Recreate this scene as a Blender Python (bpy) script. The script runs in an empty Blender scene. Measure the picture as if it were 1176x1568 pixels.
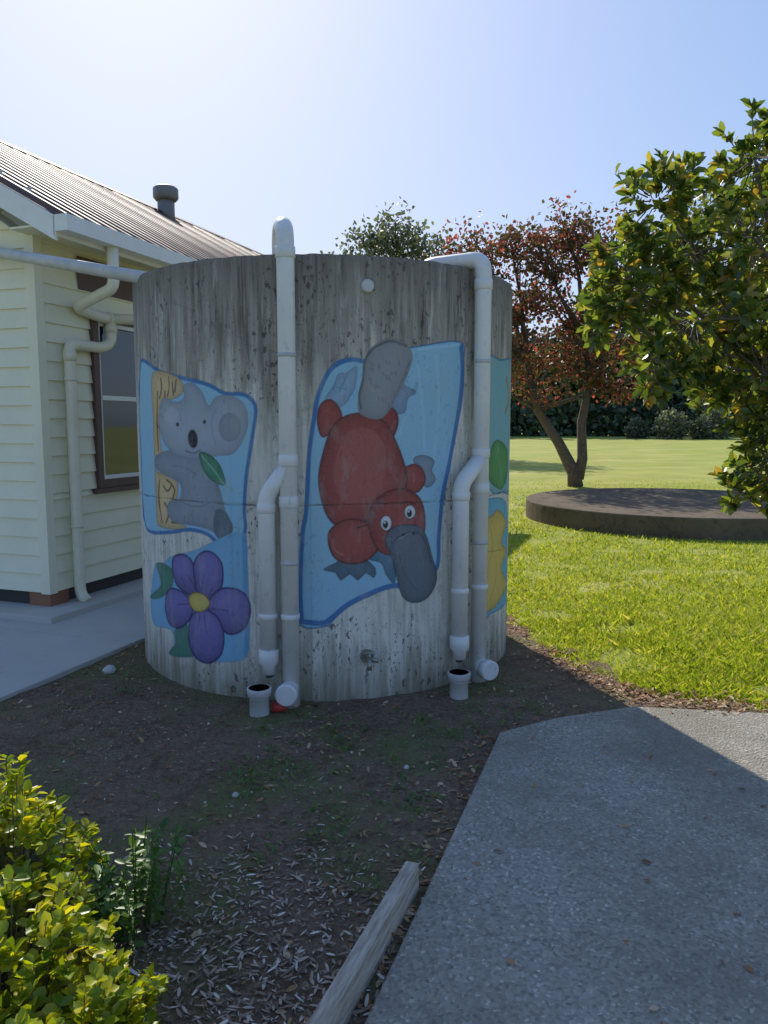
import bpy, math, random
import numpy as np
from mathutils import Vector, noise
random.seed(7); rng=np.random.default_rng(7)
scene=bpy.context.scene
col=scene.collection

# ------------------------------------------------------------------ helpers
def link(o,parent=None):
    col.objects.link(o)
    if parent is not None: o.parent=parent
    return o
def empty(name):
    return link(bpy.data.objects.new(name,None))
def np_mesh(name,V,F,mat=None,parent=None,smooth=False):
    V=np.asarray(V,dtype=np.float32); F=np.asarray(F,dtype=np.int32)
    me=bpy.data.meshes.new(name); n=F.shape[1]
    me.vertices.add(len(V)); me.vertices.foreach_set('co',V.ravel())
    me.loops.add(F.size); me.loops.foreach_set('vertex_index',F.ravel())
    me.polygons.add(len(F)); me.polygons.foreach_set('loop_start',np.arange(0,F.size,n,dtype=np.int32))
    me.update(calc_edges=True)
    if smooth: me.polygons.foreach_set('use_smooth',np.ones(len(F),dtype=bool))
    if mat: me.materials.append(mat)
    return link(bpy.data.objects.new(name,me),parent)
class MB:
    def __init__(s): s.v=[]; s.f=[]
    def add(s,v,f):
        o=len(s.v); s.v+= [tuple(a) for a in v]; s.f+=[tuple(i+o for i in q) for q in f]
    def box(s,fn,a,b):
        (x0,y0,z0),(x1,y1,z1)=a,b
        v=[fn(x,y,z) for z in (z0,z1) for (x,y) in ((x0,y0),(x1,y0),(x1,y1),(x0,y1))]
        s.add(v,[(0,3,2,1),(4,5,6,7),(0,1,5,4),(1,2,6,5),(2,3,7,6),(3,0,4,7)])
    def prism(s,poly,z0,z1):
        n=len(poly)
        s.add([(x,y,z0) for x,y in poly]+[(x,y,z1) for x,y in poly],
              [tuple(range(n,2*n)),tuple(range(n-1,-1,-1))]+[(i,(i+1)%n,n+(i+1)%n,n+i) for i in range(n)])
    def tube(s,pts,rad,seg=14,caps=True):
        pts=[Vector(p) for p in pts]; n=len(pts)
        if not hasattr(rad,'__len__'): rad=[rad]*n
        t0=(pts[1]-pts[0]).normalized()
        up=Vector((0,0,1)) if abs(t0.z)<.9 else Vector((1,0,0))
        a=t0.cross(up).normalized(); V=[];F=[]
        for i in range(n):
            if i==0: t=t0
            elif i==n-1: t=(pts[i]-pts[i-1]).normalized()
            else: t=((pts[i+1]-pts[i]).normalized()+(pts[i]-pts[i-1]).normalized()).normalized()
            a=(a-t*a.dot(t)).normalized(); b=t.cross(a)
            for j in range(seg):
                an=2*math.pi*j/seg
                V.append(pts[i]+(a*math.cos(an)+b*math.sin(an))*rad[i])
        for i in range(n-1):
            for j in range(seg):
                k=(j+1)%seg
                F.append((i*seg+j,i*seg+k,(i+1)*seg+k,(i+1)*seg+j))
        if caps:
            F.append(tuple(range(seg-1,-1,-1))); F.append(tuple((n-1)*seg+j for j in range(seg)))
        s.add(V,F)
    def build(s,name,mat,parent=None,smooth=False,auto=None,bevel=0):
        me=bpy.data.meshes.new(name); me.from_pydata(s.v,[],s.f); me.update()
        if mat: me.materials.append(mat)
        o=link(bpy.data.objects.new(name,me),parent)
        if smooth:
            for p in me.polygons: p.use_smooth = len(p.vertices)<=4
        if bevel:
            m=o.modifiers.new('bevel','BEVEL'); m.width=bevel; m.segments=2; m.limit_method='ANGLE'
        return o
def rnd_path(pts,r,n=7):
    P=[Vector(p) for p in pts]; out=[P[0]]
    for i in range(1,len(P)-1):
        a=P[i-1]-P[i]; b=P[i+1]-P[i]
        ra=min(r,a.length*.49); rb=min(r,b.length*.49)
        p0=P[i]+a.normalized()*ra; p2=P[i]+b.normalized()*rb
        for k in range(n+1):
            t=k/n; out.append(p0*(1-t)**2+P[i]*2*t*(1-t)+p2*t*t)
    out.append(P[-1]); return out
ID=lambda x,y,z:(x,y,z)

# ------------------------------------------------------------------ materials
class NT:
    def __init__(s,name):
        s.m=bpy.data.materials.new(name); s.m.use_nodes=True; s.t=s.m.node_tree; s.n=s.t.nodes
        s.bsdf=s.n['Principled BSDF']; s.out=s.n['Material Output']
        s.tc=s.n.new('ShaderNodeTexCoord')
    def L(s,a,b): s.t.links.new(a,b)
    def noise(s,scale,detail=4,rough=.55,stretch=None,dist=0):
        n=s.n.new('ShaderNodeTexNoise'); n.inputs['Scale'].default_value=scale
        n.inputs['Detail'].default_value=detail; n.inputs['Roughness'].default_value=rough
        n.inputs['Distortion'].default_value=dist
        mp=s.n.new('ShaderNodeMapping'); mp.inputs['Scale'].default_value=stretch or (1,1,1)
        s.L(s.tc.outputs['Object'],mp.inputs['Vector']); s.L(mp.outputs[0],n.inputs['Vector'])
        return n.outputs['Fac']
    def voro(s,scale,feature='F1',out='Distance'):
        n=s.n.new('ShaderNodeTexVoronoi'); n.inputs['Scale'].default_value=scale; n.feature=feature
        s.L(s.tc.outputs['Object'],n.inputs['Vector']); return n.outputs[out]
    def ramp(s,fac,stops,interp='LINEAR'):
        r=s.n.new('ShaderNodeValToRGB'); r.color_ramp.interpolation=interp
        e=r.color_ramp.elements
        while len(e)<len(stops): e.new(.5)
        for i,(p,c) in enumerate(stops):
            e[i].position=p
            c=(c,c,c) if not hasattr(c,'__len__') else c
            e[i].color=(*c,1)
        s.L(fac,r.inputs[0]); return r.outputs[0]
    def mix(s,fac,a,b,mode='MIX'):
        m=s.n.new('ShaderNodeMix'); m.data_type='RGBA'; m.blend_type=mode
        for sock,v in ((m.inputs[0],fac),(m.inputs[6],a),(m.inputs[7],b)):
            if isinstance(v,bpy.types.NodeSocket): s.L(v,sock)
            elif hasattr(v,'__len__'): sock.default_value=(*v,1)
            else: sock.default_value=v
        return m.outputs[2]
    def math(s,op,a,b=0):
        m=s.n.new('ShaderNodeMath'); m.operation=op; m.use_clamp=False
        for i,v in enumerate((a,b)):
            if isinstance(v,bpy.types.NodeSocket): s.L(v,m.inputs[i])
            else: m.inputs[i].default_value=v
        return m.outputs[0]
    def z(s):
        x=s.n.new('ShaderNodeSeparateXYZ'); s.L(s.tc.outputs['Object'],x.inputs[0]); return x.outputs[2]
    def color(s,c):
        if isinstance(c,bpy.types.NodeSocket): s.L(c,s.bsdf.inputs['Base Color'])
        else: s.bsdf.inputs['Base Color'].default_value=(*c,1)
    def set(s,rough=.7,metal=0,spec=.5):
        s.bsdf.inputs['Roughness'].default_value=rough; s.bsdf.inputs['Metallic'].default_value=metal
        s.bsdf.inputs['Specular IOR Level'].default_value=spec
    def bump(s,h,strength=.3,dist=.01):
        b=s.n.new('ShaderNodeBump'); b.inputs['Strength'].default_value=strength; b.inputs['Distance'].default_value=dist
        s.L(h,b.inputs['Height']); s.L(b.outputs[0],s.bsdf.inputs['Normal'])
def simple(name,c,rough=.6,metal=0,var=.15,scale=8,spec=.5,bump=0,grime=0):
    t=NT(name); n=t.noise(scale,5)
    k=t.mix(t.ramp(n,[(.3,0),(.7,1)]),tuple(a*(1-var) for a in c),tuple(min(1,a*(1+var*.6)) for a in c))
    if grime: k=t.mix(t.ramp(t.noise(26,7,.75,stretch=(1,1,.5)),[(.56,0),(.72,grime)]),k,(.16,.14,.11))
    t.color(k)
    t.set(rough,metal,spec)
    if bump: t.bump(t.noise(scale*8,4),bump,.003)
    return t.m
def leafmat(name,stops,trans=.4,tc=None,rough=.45,spec=.5):
    t=NT(name); g=t.n.new('ShaderNodeNewGeometry')
    c=t.ramp(g.outputs['Random Per Island'],stops); t.color(c); t.set(rough,0,spec)
    if trans>0:
        tr=t.n.new('ShaderNodeBsdfTranslucent')
        t.L(t.mix(1.0,c,tc or (1.6,1.7,.6),'MULTIPLY'),tr.inputs[0])
        mx=t.n.new('ShaderNodeMixShader'); mx.inputs[0].default_value=trans
        t.L(t.bsdf.outputs[0],mx.inputs[1]); t.L(tr.outputs[0],mx.inputs[2]); t.L(mx.outputs[0],t.out.inputs[0])
    return t.m

M={}
M['pvc']=simple('white_pvc',(.74,.73,.70),.38,var=.08,scale=5,grime=.4)
M['pvc_old']=simple('grey_pvc',(.54,.53,.51),.45,var=.15,scale=6,grime=.3)
M['cream']=simple('cream_paint',(.86,.81,.60),.5,var=.05,scale=3,grime=.08)
M['creampipe']=simple('cream_downpipe',(.84,.78,.60),.45,var=.05,grime=.15)
M['whitetrim']=simple('white_trim',(.82,.81,.76),.45,var=.05,grime=.1)
M['brown']=simple('brown_frame',(.12,.065,.055),.5)
M['darkbase']=simple('dark_skirting',(.055,.045,.04),.7)
M['brick']=simple('brick_pier',(.32,.14,.08),.8)
M['brass']=simple('weathered_brass',(.35,.33,.28),.4,metal=.7)
M['red']=simple('red_plastic',(.5,.05,.04),.5)
M['bark']=simple('bark',(.12,.09,.07),.9,var=.4,scale=14,bump=.6)
M['barkgrey']=simple('grey_bark',(.20,.165,.13),.9,var=.4,scale=30,bump=.5)
t=NT('window_glass'); t.color((.03,.04,.05)); t.set(.04,0,.9); M['glass']=t.m
t=NT('roof_metal'); n=t.noise(1.2,6,.65); n2=t.noise(7,6,.7)
t.color(t.mix(t.ramp(n2,[(.48,0),(.66,.7)]),t.mix(n,(.085,.055,.045),(.17,.115,.095)),(.24,.095,.055))); t.set(.6,0,.22); M['roof']=t.m
t=NT('weathered_timber'); n=t.noise(9,6,.65,stretch=(9,.9,9)); t.color(t.ramp(n,[(.3,(.24,.19,.14)),(.55,(.48,.41,.32)),(.75,(.66,.57,.46))])); t.set(.85); t.bump(n,.6,.008); M['timber']=t.m
t=NT('lawn_ground'); a=t.noise(.6,5); b=t.noise(18,6,.7); c=t.noise(.08,3); s_=t.noise(.35,5,.6,stretch=(.5,3,1))
k=t.mix(b,(.17,.19,.03),(.42,.44,.07)); k=t.mix(t.ramp(a,[(.35,0),(.7,.6)]),k,(.50,.46,.12)); k=t.mix(t.ramp(c,[(.4,0),(.65,.35)]),k,(.24,.34,.05)); k=t.mix(t.ramp(s_,[(.52,0),(.68,.6)]),k,(.52,.47,.20))
t.color(k); t.set(.9,0,.2); t.bump(b,.8,.03); M['lawn']=t.m
t=NT('mulch_soil'); a=t.noise(2.2,5,.6); b=t.noise(45,7,.7); c=t.voro(75); g=t.noise(1.3,4,.6,dist=.6); h_=t.noise(9,6,.7)
k=t.mix(t.ramp(b,[(.30,0),(.68,1)]),(.085,.052,.032),(.36,.245,.160))
k=t.mix(t.ramp(a,[(.4,0),(.65,.5)]),k,(.33,.235,.165))
k=t.mix(t.ramp(h_,[(.50,0),(.66,.55)]),k,(.11,.07,.045))
k=t.mix(t.math('MULTIPLY',t.ramp(g,[(.46,0),(.60,1)]),t.ramp(b,[(.38,0),(.54,.75)])),k,(.155,.20,.055))
k=t.mix(t.ramp(t.voro(60,out='Color'),[(.88,0),(.94,.65)]),k,(.52,.38,.26))
t.color(k); t.set(.95,0,.2); t.bump(t.math('ADD',b,t.math('MULTIPLY',c,.6)),1.0,.022); M['soil']=t.m
t=NT('aggregate_concrete'); v=t.voro(95,out='Color'); d=t.voro(95); b=t.noise(1.6,5,.6); f=t.noise(160,4,.7)
k=t.ramp(v,[(.0,(.17,.15,.12)),(.35,(.38,.345,.285)),(.62,(.48,.435,.355)),(.82,(.60,.545,.45)),(.92,(.92,.86,.74))])
k=t.mix(.35,k,t.mix(f,(.16,.14,.11),(.58,.53,.43))); k=t.mix(t.ramp(b,[(.42,0),(.72,.6)]),k,(.215,.19,.14)); 
k=t.mix(t.ramp(t.noise(5,6,.7),[(.58,0),(.75,.5)]),k,(.62,.55,.44)); k=t.mix(t.ramp(t.noise(.9,6,.7,dist=.5),[(.5,0),(.62,.5)]),k,(.22,.20,.145))
t.color(k); t.set(.85,0,.3); t.bump(t.math('ADD',f,d),.8,.009); M['path']=t.m
t=NT('slab_concrete'); b=t.noise(1.2,6,.65); f=t.noise(60,4,.7); k=t.mix(b,(.44,.42,.38),(.64,.615,.56)); k=t.mix(t.math('MULTIPLY',f,.3),k,(.30,.29,.26)); k=t.mix(t.ramp(t.noise(6,6,.7),[(.58,0),(.7,.3)]),k,(.27,.26,.22)); t.color(k); t.set(.85,0,.3); t.bump(f,.3,.003); M['slab']=t.m
t=NT('old_slab_concrete'); b=t.noise(1.6,6,.65); k=t.mix(b,(.09,.07,.05),(.24,.19,.135)); k=t.mix(t.ramp(t.noise(12,6,.7),[(.5,0),(.65,.5)]),k,(.05,.042,.032)); t.color(k); t.set(.95,0,.1); t.bump(t.noise(30,5),.5,.015); M['oldslab']=t.m

# ------------------------------------------------------------------ world, sun, camera
EL=math.radians(36.5); AZ=math.radians(-17.4)     # azimuth from +Y, positive towards +X
w=bpy.data.worlds.new('World'); scene.world=w; w.use_nodes=True
wt=w.node_tree
sk=wt.nodes.new('ShaderNodeTexSky'); sk.sky_type='NISHITA'; sk.sun_disc=False
sk.sun_elevation=EL; sk.sun_rotation=AZ; sk.air_density=1.0; sk.dust_density=1.2; sk.ozone_density=1.5
def vm(op,a,b):
    m=wt.nodes.new('ShaderNodeVectorMath'); m.operation=op
    for i,v in enumerate((a,b)):
        if isinstance(v,bpy.types.NodeSocket): wt.links.new(v,m.inputs[i])
        else: m.inputs[i].default_value=v
    return m.outputs[0]
S_=.15
xg=vm('MULTIPLY',sk.outputs[0],(S_*1.22,S_*1.62,S_*2.5))          # highlight roll-off of the sky, same for every ray
den=vm('ADD',vm('DIVIDE',xg,(1.25,1.25,1.50)),(1,1,1))
cs=vm('MULTIPLY',vm('DIVIDE',xg,den),(1/S_,1/S_,1/S_))
bg=wt.nodes['Background']; bg.inputs[1].default_value=S_
wt.links.new(cs,bg.inputs[0])
sd=bpy.data.lights.new('sun','SUN'); sd.energy=5.0; sd.angle=math.radians(.5); sd.color=(1,.94,.84)
so=link(bpy.data.objects.new('sun',sd))
sv=Vector((math.sin(AZ)*math.cos(EL),math.cos(AZ)*math.cos(EL),math.sin(EL)))
so.rotation_euler=sv.to_track_quat('Z','Y').to_euler()
cd=bpy.data.cameras.new('camera'); cam=link(bpy.data.objects.new('camera',cd)); scene.camera=cam
cd.sensor_fit='HORIZONTAL'; cd.sensor_width=36; cd.lens=36.03; cd.clip_end=2000; cd.clip_start=.05
cam.location=(0,0,1.55); cam.rotation_euler=(math.radians(83.5),0,0)
scene.view_settings.view_transform='Standard'; scene.view_settings.look='None'; scene.view_settings.exposure=0

# ------------------------------------------------------------------ ground
ys=[-60,0,20,35,50,70,110,600]; xs=list(np.linspace(-300,300,25))
def gz(y): return 0 if y<20 else (min(y,70)-20)*.009
V=[(x,y,gz(y)) for y in ys for x in xs]; n=len(xs)
F=[(j*n+i,j*n+i+1,(j+1)*n+i+1,(j+1)*n+i) for j in range(len(ys)-1) for i in range(n-1)]
np_mesh('lawn_ground',V,F,M['lawn'])
edge=[(-9,-3),(5,-3),(5,3.5),(3,3.95),(2.11,4.07),(1.53,4.25),(1.26,4.72),(1.12,5.3),(.99,6.09),(.6,7.1),(-.5,7.8),(-9,8)]
def inside(x,y,poly):
    r=False;j=len(poly)-1
    for i in range(len(poly)):
        a,b=poly[i],poly[j]
        if (a[1]>y)!=(b[1]>y) and x<(b[0]-a[0])*(y-a[1])/(b[1]-a[1])+a[0]: r=not r
        j=i
    return r
def soilz(x,y): return .010+.012*noise.noise(Vector((x*1.7,y*1.7,0)))+.006*noise.noise(Vector((x*9,y*9,3)))
st=.04; gx=np.arange(-4.2,4.5,st); gy=np.arange(-.6,8,st); nx=len(gx)
V=[(x,y,max(.003,soilz(x,y))) for y in gy for x in gx]
F=[]
for j in range(len(gy)-1):
    for i in range(nx-1):
        x,y=gx[i],gy[j]; q=.16*noise.noise(Vector((x*4,y*4,7)))+.07*noise.noise(Vector((x*14,y*14,2)))
        if inside(x+q,y+q,edge): F.append((j*nx+i,j*nx+i+1,(j+1)*nx+i+1,(j+1)*nx+i))
np_mesh('soil_bed_ground',V,F,M['soil'],smooth=True)
mb=MB()
mb.prism([(.575,3.67),(.9,3.86),(1.35,4.02),(2.05,3.92),(3.2,3.6),(4.2,3.2),(4.2,-3),(-1.66,-3)],-.05,.034)
mb.build('concrete_path',M['path'],bevel=.008)

# ------------------------------------------------------------------ house frame of reference
d1=Vector((.3305,.9438)); d2=Vector((-.9438,.3305)); C=Vector((-2.7,6.1))
def H(k,wv,z):
    p=C+d1*k+d2*wv; return (p.x,p.y,z)
house=empty('weatherboard_house')
LEN=9.0; W0=5.12
def siding(mb,axis,s0,s1,z0,z1,at,sign):
    h=.15; z=z0
    while z<z1-1e-4:
        zt=min(z+h,z1)
        a,b=s0,s1
        if callable(s0): a=s0(z)
        if callable(s1): b=s1(z)
        if b-a>.02:
            def P(s,off,zz): return H(s,at-off,zz) if axis=='k' else H(at-off,s,zz)
            mb.add([P(a,.026,z),P(b,.026,z),P(b,.006,zt),P(a,.006,zt),P(a,.0,z),P(b,.0,z)],[(0,1,2,3),(4,5,1,0)])
        z=zt
mb=MB()
wk0,wk1,wz0,wz1=.58,1.72,1.0,2.5
siding(mb,'k',0,LEN,.2,wz0,0,1)
siding(mb,'k',0,wk0,wz0,wz1,0,1); siding(mb,'k',wk1,LEN,wz0,wz1,0,1)
siding(mb,'k',0,LEN,wz1,3.02,0,1)
siding(mb,'w',0,W0,.2,3.2,0,1)
siding(mb,'w',lambda z:(z-3.05)/.55-.3,lambda z:W0-((z-3.05)/.55-.3),3.2,4.55,0,1)
mb.build('weatherboard_walls',M['cream'],house)
mb=MB(); mb.box(H,(.02,.03,.05),(LEN,W0,.2)); mb.build('skirting',M['darkbase'],house)
mb=MB(); mb.box(H,(-.01,-.01,.05),(.2,.2,.195)); mb.build('brick_pier',M['brick'],house)
mb=MB(); mb.box(H,(LEN-.1,0,.0),(LEN,W0,3.0)); mb.box(H,(0.05,W0,0.0),(LEN,W0+.1,3.0)); mb.build('rear_walls',M['cream'],house)
mb=MB(); mb.box(H,(-.035,-.035,.19),(.05,-.0005,3.0)); mb.box(H,(-.035,.0,.19),(-.0005,.055,3.0)); mb.build('corner_trim',M['cream'],house)
mb=MB(); f=.07
for a,b in (((wk0,-.05,wz0),(wk0+f,.06,wz1)),((wk1-f,-.05,wz0),(wk1,.06,wz1)),((wk0+f,-.05,wz0),(wk1-f,.06,wz0+f)),((wk0+f,-.05,wz1-f),(wk1-f,.06,wz1))): mb.box(H,a,b)
mb.box(H,(wk0-.05,-.075,wz0-.045),(wk1+.05,-.0,wz0-.003))
mb.build('window_frame',M['brown'],house)
mb=MB(); i0,i1,j0,j1=wk0+f+.002,wk1-f-.002,wz0+f+.002,wz1-f-.002; g=.035
for a,b in (((i0,-.03,j0),(i0+g,.04,j1)),((i1-g,-.03,j0),(i1,.04,j1)),((i0+g,-.03,j0),(i1-g,.04,j0+g)),((i0+g,-.03,j1-g),(i1-g,.04,j1)),((i0+g,-.035,1.76),(i1-g,.04,1.80))): mb.box(H,a,b)
mb.build('window_sash',M['whitetrim'],house)
mb=MB(); mb.box(H,(i0,.0,j0),(i1,.008,j1)); mb.build('window_glass',M['glass'],house)
mb=MB(); mb.box(H,(wk0,.07,wz0),(wk1,.5,wz1)); mb.build('window_interior',M['darkbase'],house)
K0,K1=-.22,LEN+.2; WE=-.44; WR=2.56; ZE=3.06; SL=.55
ks=np.arange(K0,K1,.0125); wav=.030*np.clip(np.sin(ks/.19*2*math.pi)*1.8,-.6,1)
V=[];F=[]
cols=[(WE-.03,ZE-.016),(WR,ZE+SL*(WR-WE)),(2*WR-WE+.03,ZE-.016)]
for i,kk in enumerate(ks):
    for (ww,zz) in cols: V.append(H(kk,ww,zz+wav[i]))
for i in range(len(ks)-1):
    for j in range(2): F.append((i*3+j,(i+1)*3+j,(i+1)*3+j+1,i*3+j+1))
np_mesh('corrugated_roof',V,F,M['roof'],house)
mb=MB()
zr=ZE+SL*(WR-WE)
mb.add([H(K0-.01,WR-.16,zr-.045),H(K1,WR-.16,zr-.045),H(K1,WR,zr+.045),H(K0-.01,WR,zr+.045),H(K1,WR+.16,zr-.045),H(K0-.01,WR+.16,zr-.045)],[(0,1,2,3),(3,2,4,5)])
mb.build('ridge_cap',M['roof'],house)
mb=MB()
for s in (0,1):
    w0,w1=(WE,WR) if s==0 else (2*WR-WE,WR)
    za=ZE-.02; zb=zr-.02
    v=[H(K0-.03,w0,za-.17),H(K0-.03,w1,zb-.17),H(K0-.03,w1,zb),H(K0-.03,w0,za),H(K0,w0,za-.17),H(K0,w1,zb-.17),H(K0,w1,zb),H(K0,w0,za)]
    mb.add(v,[(0,1,2,3),(7,6,5,4),(0,4,5,1),(3,2,6,7),(0,3,7,4)])
mb.build('barge_board',M['whitetrim'],house)
mb=MB()
mb.box(H,(K0-.03,WE-.12,ZE-.13),(K1,WE-.115,ZE-.015)); mb.box(H,(K0-.03,WE-.115,ZE-.13),(K1,WE-.01,ZE-.125)); mb.box(H,(K0-.03,WE-.008,ZE-.16),(K1,WE+.012,ZE-.02))
mb.box(H,(K0-.036,WE-.12,ZE-.13),(K0-.031,WE-.008,ZE-.015))
mb.build('gutter',M['whitetrim'],house)
mb=MB(); mb.box(H,(K0,WE+.013,ZE-.075),(K1,.0,ZE-.06)); 
v=[H(K0,0,ZE-.06),H(0,0,ZE-.06),H(0,WR,zr-.08),H(K0,WR,zr-.08)]; mb.add(v,[(0,1,2,3)])
v=[H(K0,2*WR,ZE-.06),H(0,2*WR,ZE-.06),H(0,WR,zr-.08),H(K0,WR,zr-.08)]; mb.add(v,[(0,1,2,3)])
mb.build('soffit',M['cream'],house)
mb=MB(); mb.box(H,(.45,-.028,2.66),(2.4,-.0265,2.93)); mb.build('brown_header',M['brown'],house)
mb=MB(); fx=H(5.3,WR-.12,0)[:2]
mb.tube([(fx[0],fx[1],4.45),(fx[0],fx[1],4.93)],.125,18); mb.tube([(fx[0],fx[1],4.86),(fx[0],fx[1],4.90),(fx[0],fx[1],5.03),(fx[0],fx[1],5.06)],[.15,.185,.185,.15],18)
mb.build('roof_vent',simple('vent_metal',(.22,.21,.20),.5),house,smooth=True)
mb=MB()
q=.075
mb.tube(rnd_path([H(.3,-.5,2.93),H(.3,-.5,2.62),H(.36,-q,2.50),H(.62,-q,2.46),H(.78,-q,2.46)],.07),.045)
mb.tube(rnd_path([H(.78,-q,2.46),H(.78,-q,2.26),H(.66,-q,2.20),H(.26,-q,2.20),H(.26,-q,.14),H(.26,-q-.07,.08)],.07),.045)
mb.tube(rnd_path([H(.78,-q,2.46),H(.95,-.3,2.46),(-1.62,5.32,2.42)],.08),.045)
for zz in (.7,1.9): mb.tube([H(.26,-q,zz),H(.26,-q,zz+.03)],.052)
mb.tube([H(.74,-q,2.46),H(.80,-q,2.46)],.054); mb.tube([H(.26,-q,2.06),H(.26,-q,2.14)],.052); mb.tube([H(.78,-q,2.34),H(.78,-q,2.4)],.053)
mb.build('downpipe',M['creampipe'],house,smooth=True)
mb=MB()
poly=[H(-.3,-.28,0)[:2],H(LEN,-.28,0)[:2],H(LEN,6,0)[:2],H(-.3,6,0)[:2]]
mb.prism(poly[::1],-.02,.085); mb.build('house_plinth_slab',M['slab'],house,bevel=.006)
mb=MB()
for a,b in ((-6,-2.01),(-2,-.51),(-.5,1.3),(1.31,3.2),(3.21,LEN)):
    mb.prism([H(a,-1.18,0)[:2],H(b,-1.18,0)[:2],H(b,3,0)[:2],H(a,3,0)[:2]],-.05,.038)
mb.build('concrete_footpath',M['slab'],bevel=.006)

# ------------------------------------------------------------------ water tank with mural
TX,TY,R,TH=-.40,5.425,1.267,2.44
tank=empty('concrete_water_tank')
# The mural artwork was drawn from one sketch sheet: sheet coords -> (arc length u, height z) on the tank wall
_p=math.radians(6.5)
def wall(x,y):
    xn=(x-588)/1177.;yn=(784-y)/1177.
    d=(xn,math.cos(_p)+yn*math.sin(_p),-math.sin(_p)+yn*math.cos(_p))
    a=d[0]**2+d[1]**2;b=-2*(d[0]*TX+d[1]*TY);c=TX*TX+TY*TY-R*R
    D=max(b*b-4*a*c,0);tt=(-b-math.sqrt(D))/(2*a)
    return math.atan2(d[0]*tt-TX,-(d[1]*tt-TY))*R,1.55+d[2]*tt
da=.0047/R
phis=np.concatenate([np.arange(math.radians(-96),math.radians(106),da),np.arange(math.radians(108),math.radians(262.1),math.radians(2))])
zs=np.linspace(-.05,TH,int((TH+.05)/.0047)+1)
nP,nZ=len(phis),len(zs)
PH,ZZ=np.meshgrid(phis,zs); U=PH*R
RGB=np.zeros((nZ,nP,3)); A=np.zeros((nZ,nP))
def smooth_poly(pts,closed=True,n=5):
    P=np.array([wall(*q) for q in pts]); m=len(P); out=[]
    for i in range(m if closed else m-1):
        if closed: p0,p1,p2,p3=P[i-1],P[i],P[(i+1)%m],P[(i+2)%m]
        else: p0,p1,p2,p3=P[max(i-1,0)],P[i],P[i+1],P[min(i+2,m-1)]
        for k in range(n):
            s=k/n; out.append(.5*((2*p1)+(-p0+p2)*s+(2*p0-5*p1+4*p2-p3)*s*s+(-p0+3*p1-3*p2+p3)*s**3))
    if not closed: out.append(P[-1])
    return np.array(out)
def region(Q,pad):
    i0=np.searchsorted(zs,Q[:,1].min()-pad); i1=np.searchsorted(zs,Q[:,1].max()+pad)
    us=phis*R; j0=np.searchsorted(us,Q[:,0].min()-pad); j1=np.searchsorted(us,Q[:,0].max()+pad)
    return slice(max(i0,0),i1),slice(max(j0,0),j1)
def sdist(Q,closed,X,Y):
    d=np.full(X.shape,9.0); ins=np.zeros(X.shape,bool); m=len(Q)
    for i in range(m if closed else m-1):
        a=Q[i];b=Q[(i+1)%m];e=b-a;L=e@e
        if L<1e-12: continue
        s=np.clip(((X-a[0])*e[0]+(Y-a[1])*e[1])/L,0,1)
        d=np.minimum(d,np.hypot(X-a[0]-s*e[0],Y-a[1]-s*e[1]))
        if closed and a[1]!=b[1]:
            c=((a[1]>Y)!=(b[1]>Y))&(X<e[0]*(Y-a[1])/e[1]+a[0]); ins^=c
    return np.where(ins,-d,d) if closed else d
def over(sl,al,c):
    al=al[...,None]; RGB[sl]=RGB[sl]*(1-al)+np.asarray(c)*al; A[sl]=np.maximum(A[sl],al[...,0])
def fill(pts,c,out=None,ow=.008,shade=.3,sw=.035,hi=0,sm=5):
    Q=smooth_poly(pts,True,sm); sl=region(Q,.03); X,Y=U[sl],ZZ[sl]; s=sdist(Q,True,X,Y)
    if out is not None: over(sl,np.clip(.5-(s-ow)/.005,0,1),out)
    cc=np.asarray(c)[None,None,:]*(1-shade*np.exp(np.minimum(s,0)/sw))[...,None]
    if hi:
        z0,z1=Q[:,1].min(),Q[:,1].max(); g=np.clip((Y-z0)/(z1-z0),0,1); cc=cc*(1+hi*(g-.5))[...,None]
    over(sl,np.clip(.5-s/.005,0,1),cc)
def stroke(pts,wd,c,op=1.0):
    Q=smooth_poly(pts,False); sl=region(Q,.03); s=sdist(Q,False,U[sl],ZZ[sl])
    over(sl,np.clip(.5-(s-wd/2)/.005,0,1)*op,c)
def ell(cx,cy,rx,ry,c,out=None,ow=.005,rot=0,shade=.2):
    cr,sr=math.cos(rot),math.sin(rot)
    pts=[(cx+rx*math.cos(a)*cr-ry*math.sin(a)*sr,cy+rx*math.cos(a)*sr+ry*math.sin(a)*cr) for a in np.linspace(0,2*math.pi,12,endpoint=False)]
    fill(pts,c,out,ow,shade,.02)
SKY=(.31,.55,.69); BLU=(.06,.19,.42); PUR=(.21,.165,.40); DP=(.04,.025,.12); CRM=(.74,.53,.27); RED=(.40,.09,.072); DR=(.12,.022,.02); GRN=(.09,.30,.17)
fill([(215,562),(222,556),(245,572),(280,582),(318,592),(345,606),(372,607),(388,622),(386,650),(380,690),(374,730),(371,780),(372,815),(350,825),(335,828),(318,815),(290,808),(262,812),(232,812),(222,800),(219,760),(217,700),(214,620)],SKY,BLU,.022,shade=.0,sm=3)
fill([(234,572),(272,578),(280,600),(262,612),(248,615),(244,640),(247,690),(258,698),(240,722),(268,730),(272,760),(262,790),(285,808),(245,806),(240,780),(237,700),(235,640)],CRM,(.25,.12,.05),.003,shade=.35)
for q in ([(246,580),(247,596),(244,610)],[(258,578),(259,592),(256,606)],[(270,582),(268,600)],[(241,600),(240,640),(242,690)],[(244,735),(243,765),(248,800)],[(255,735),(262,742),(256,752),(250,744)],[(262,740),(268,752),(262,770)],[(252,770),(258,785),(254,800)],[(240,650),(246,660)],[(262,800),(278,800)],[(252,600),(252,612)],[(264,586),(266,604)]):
    stroke(q,.013,(.20,.09,.04))
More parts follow.
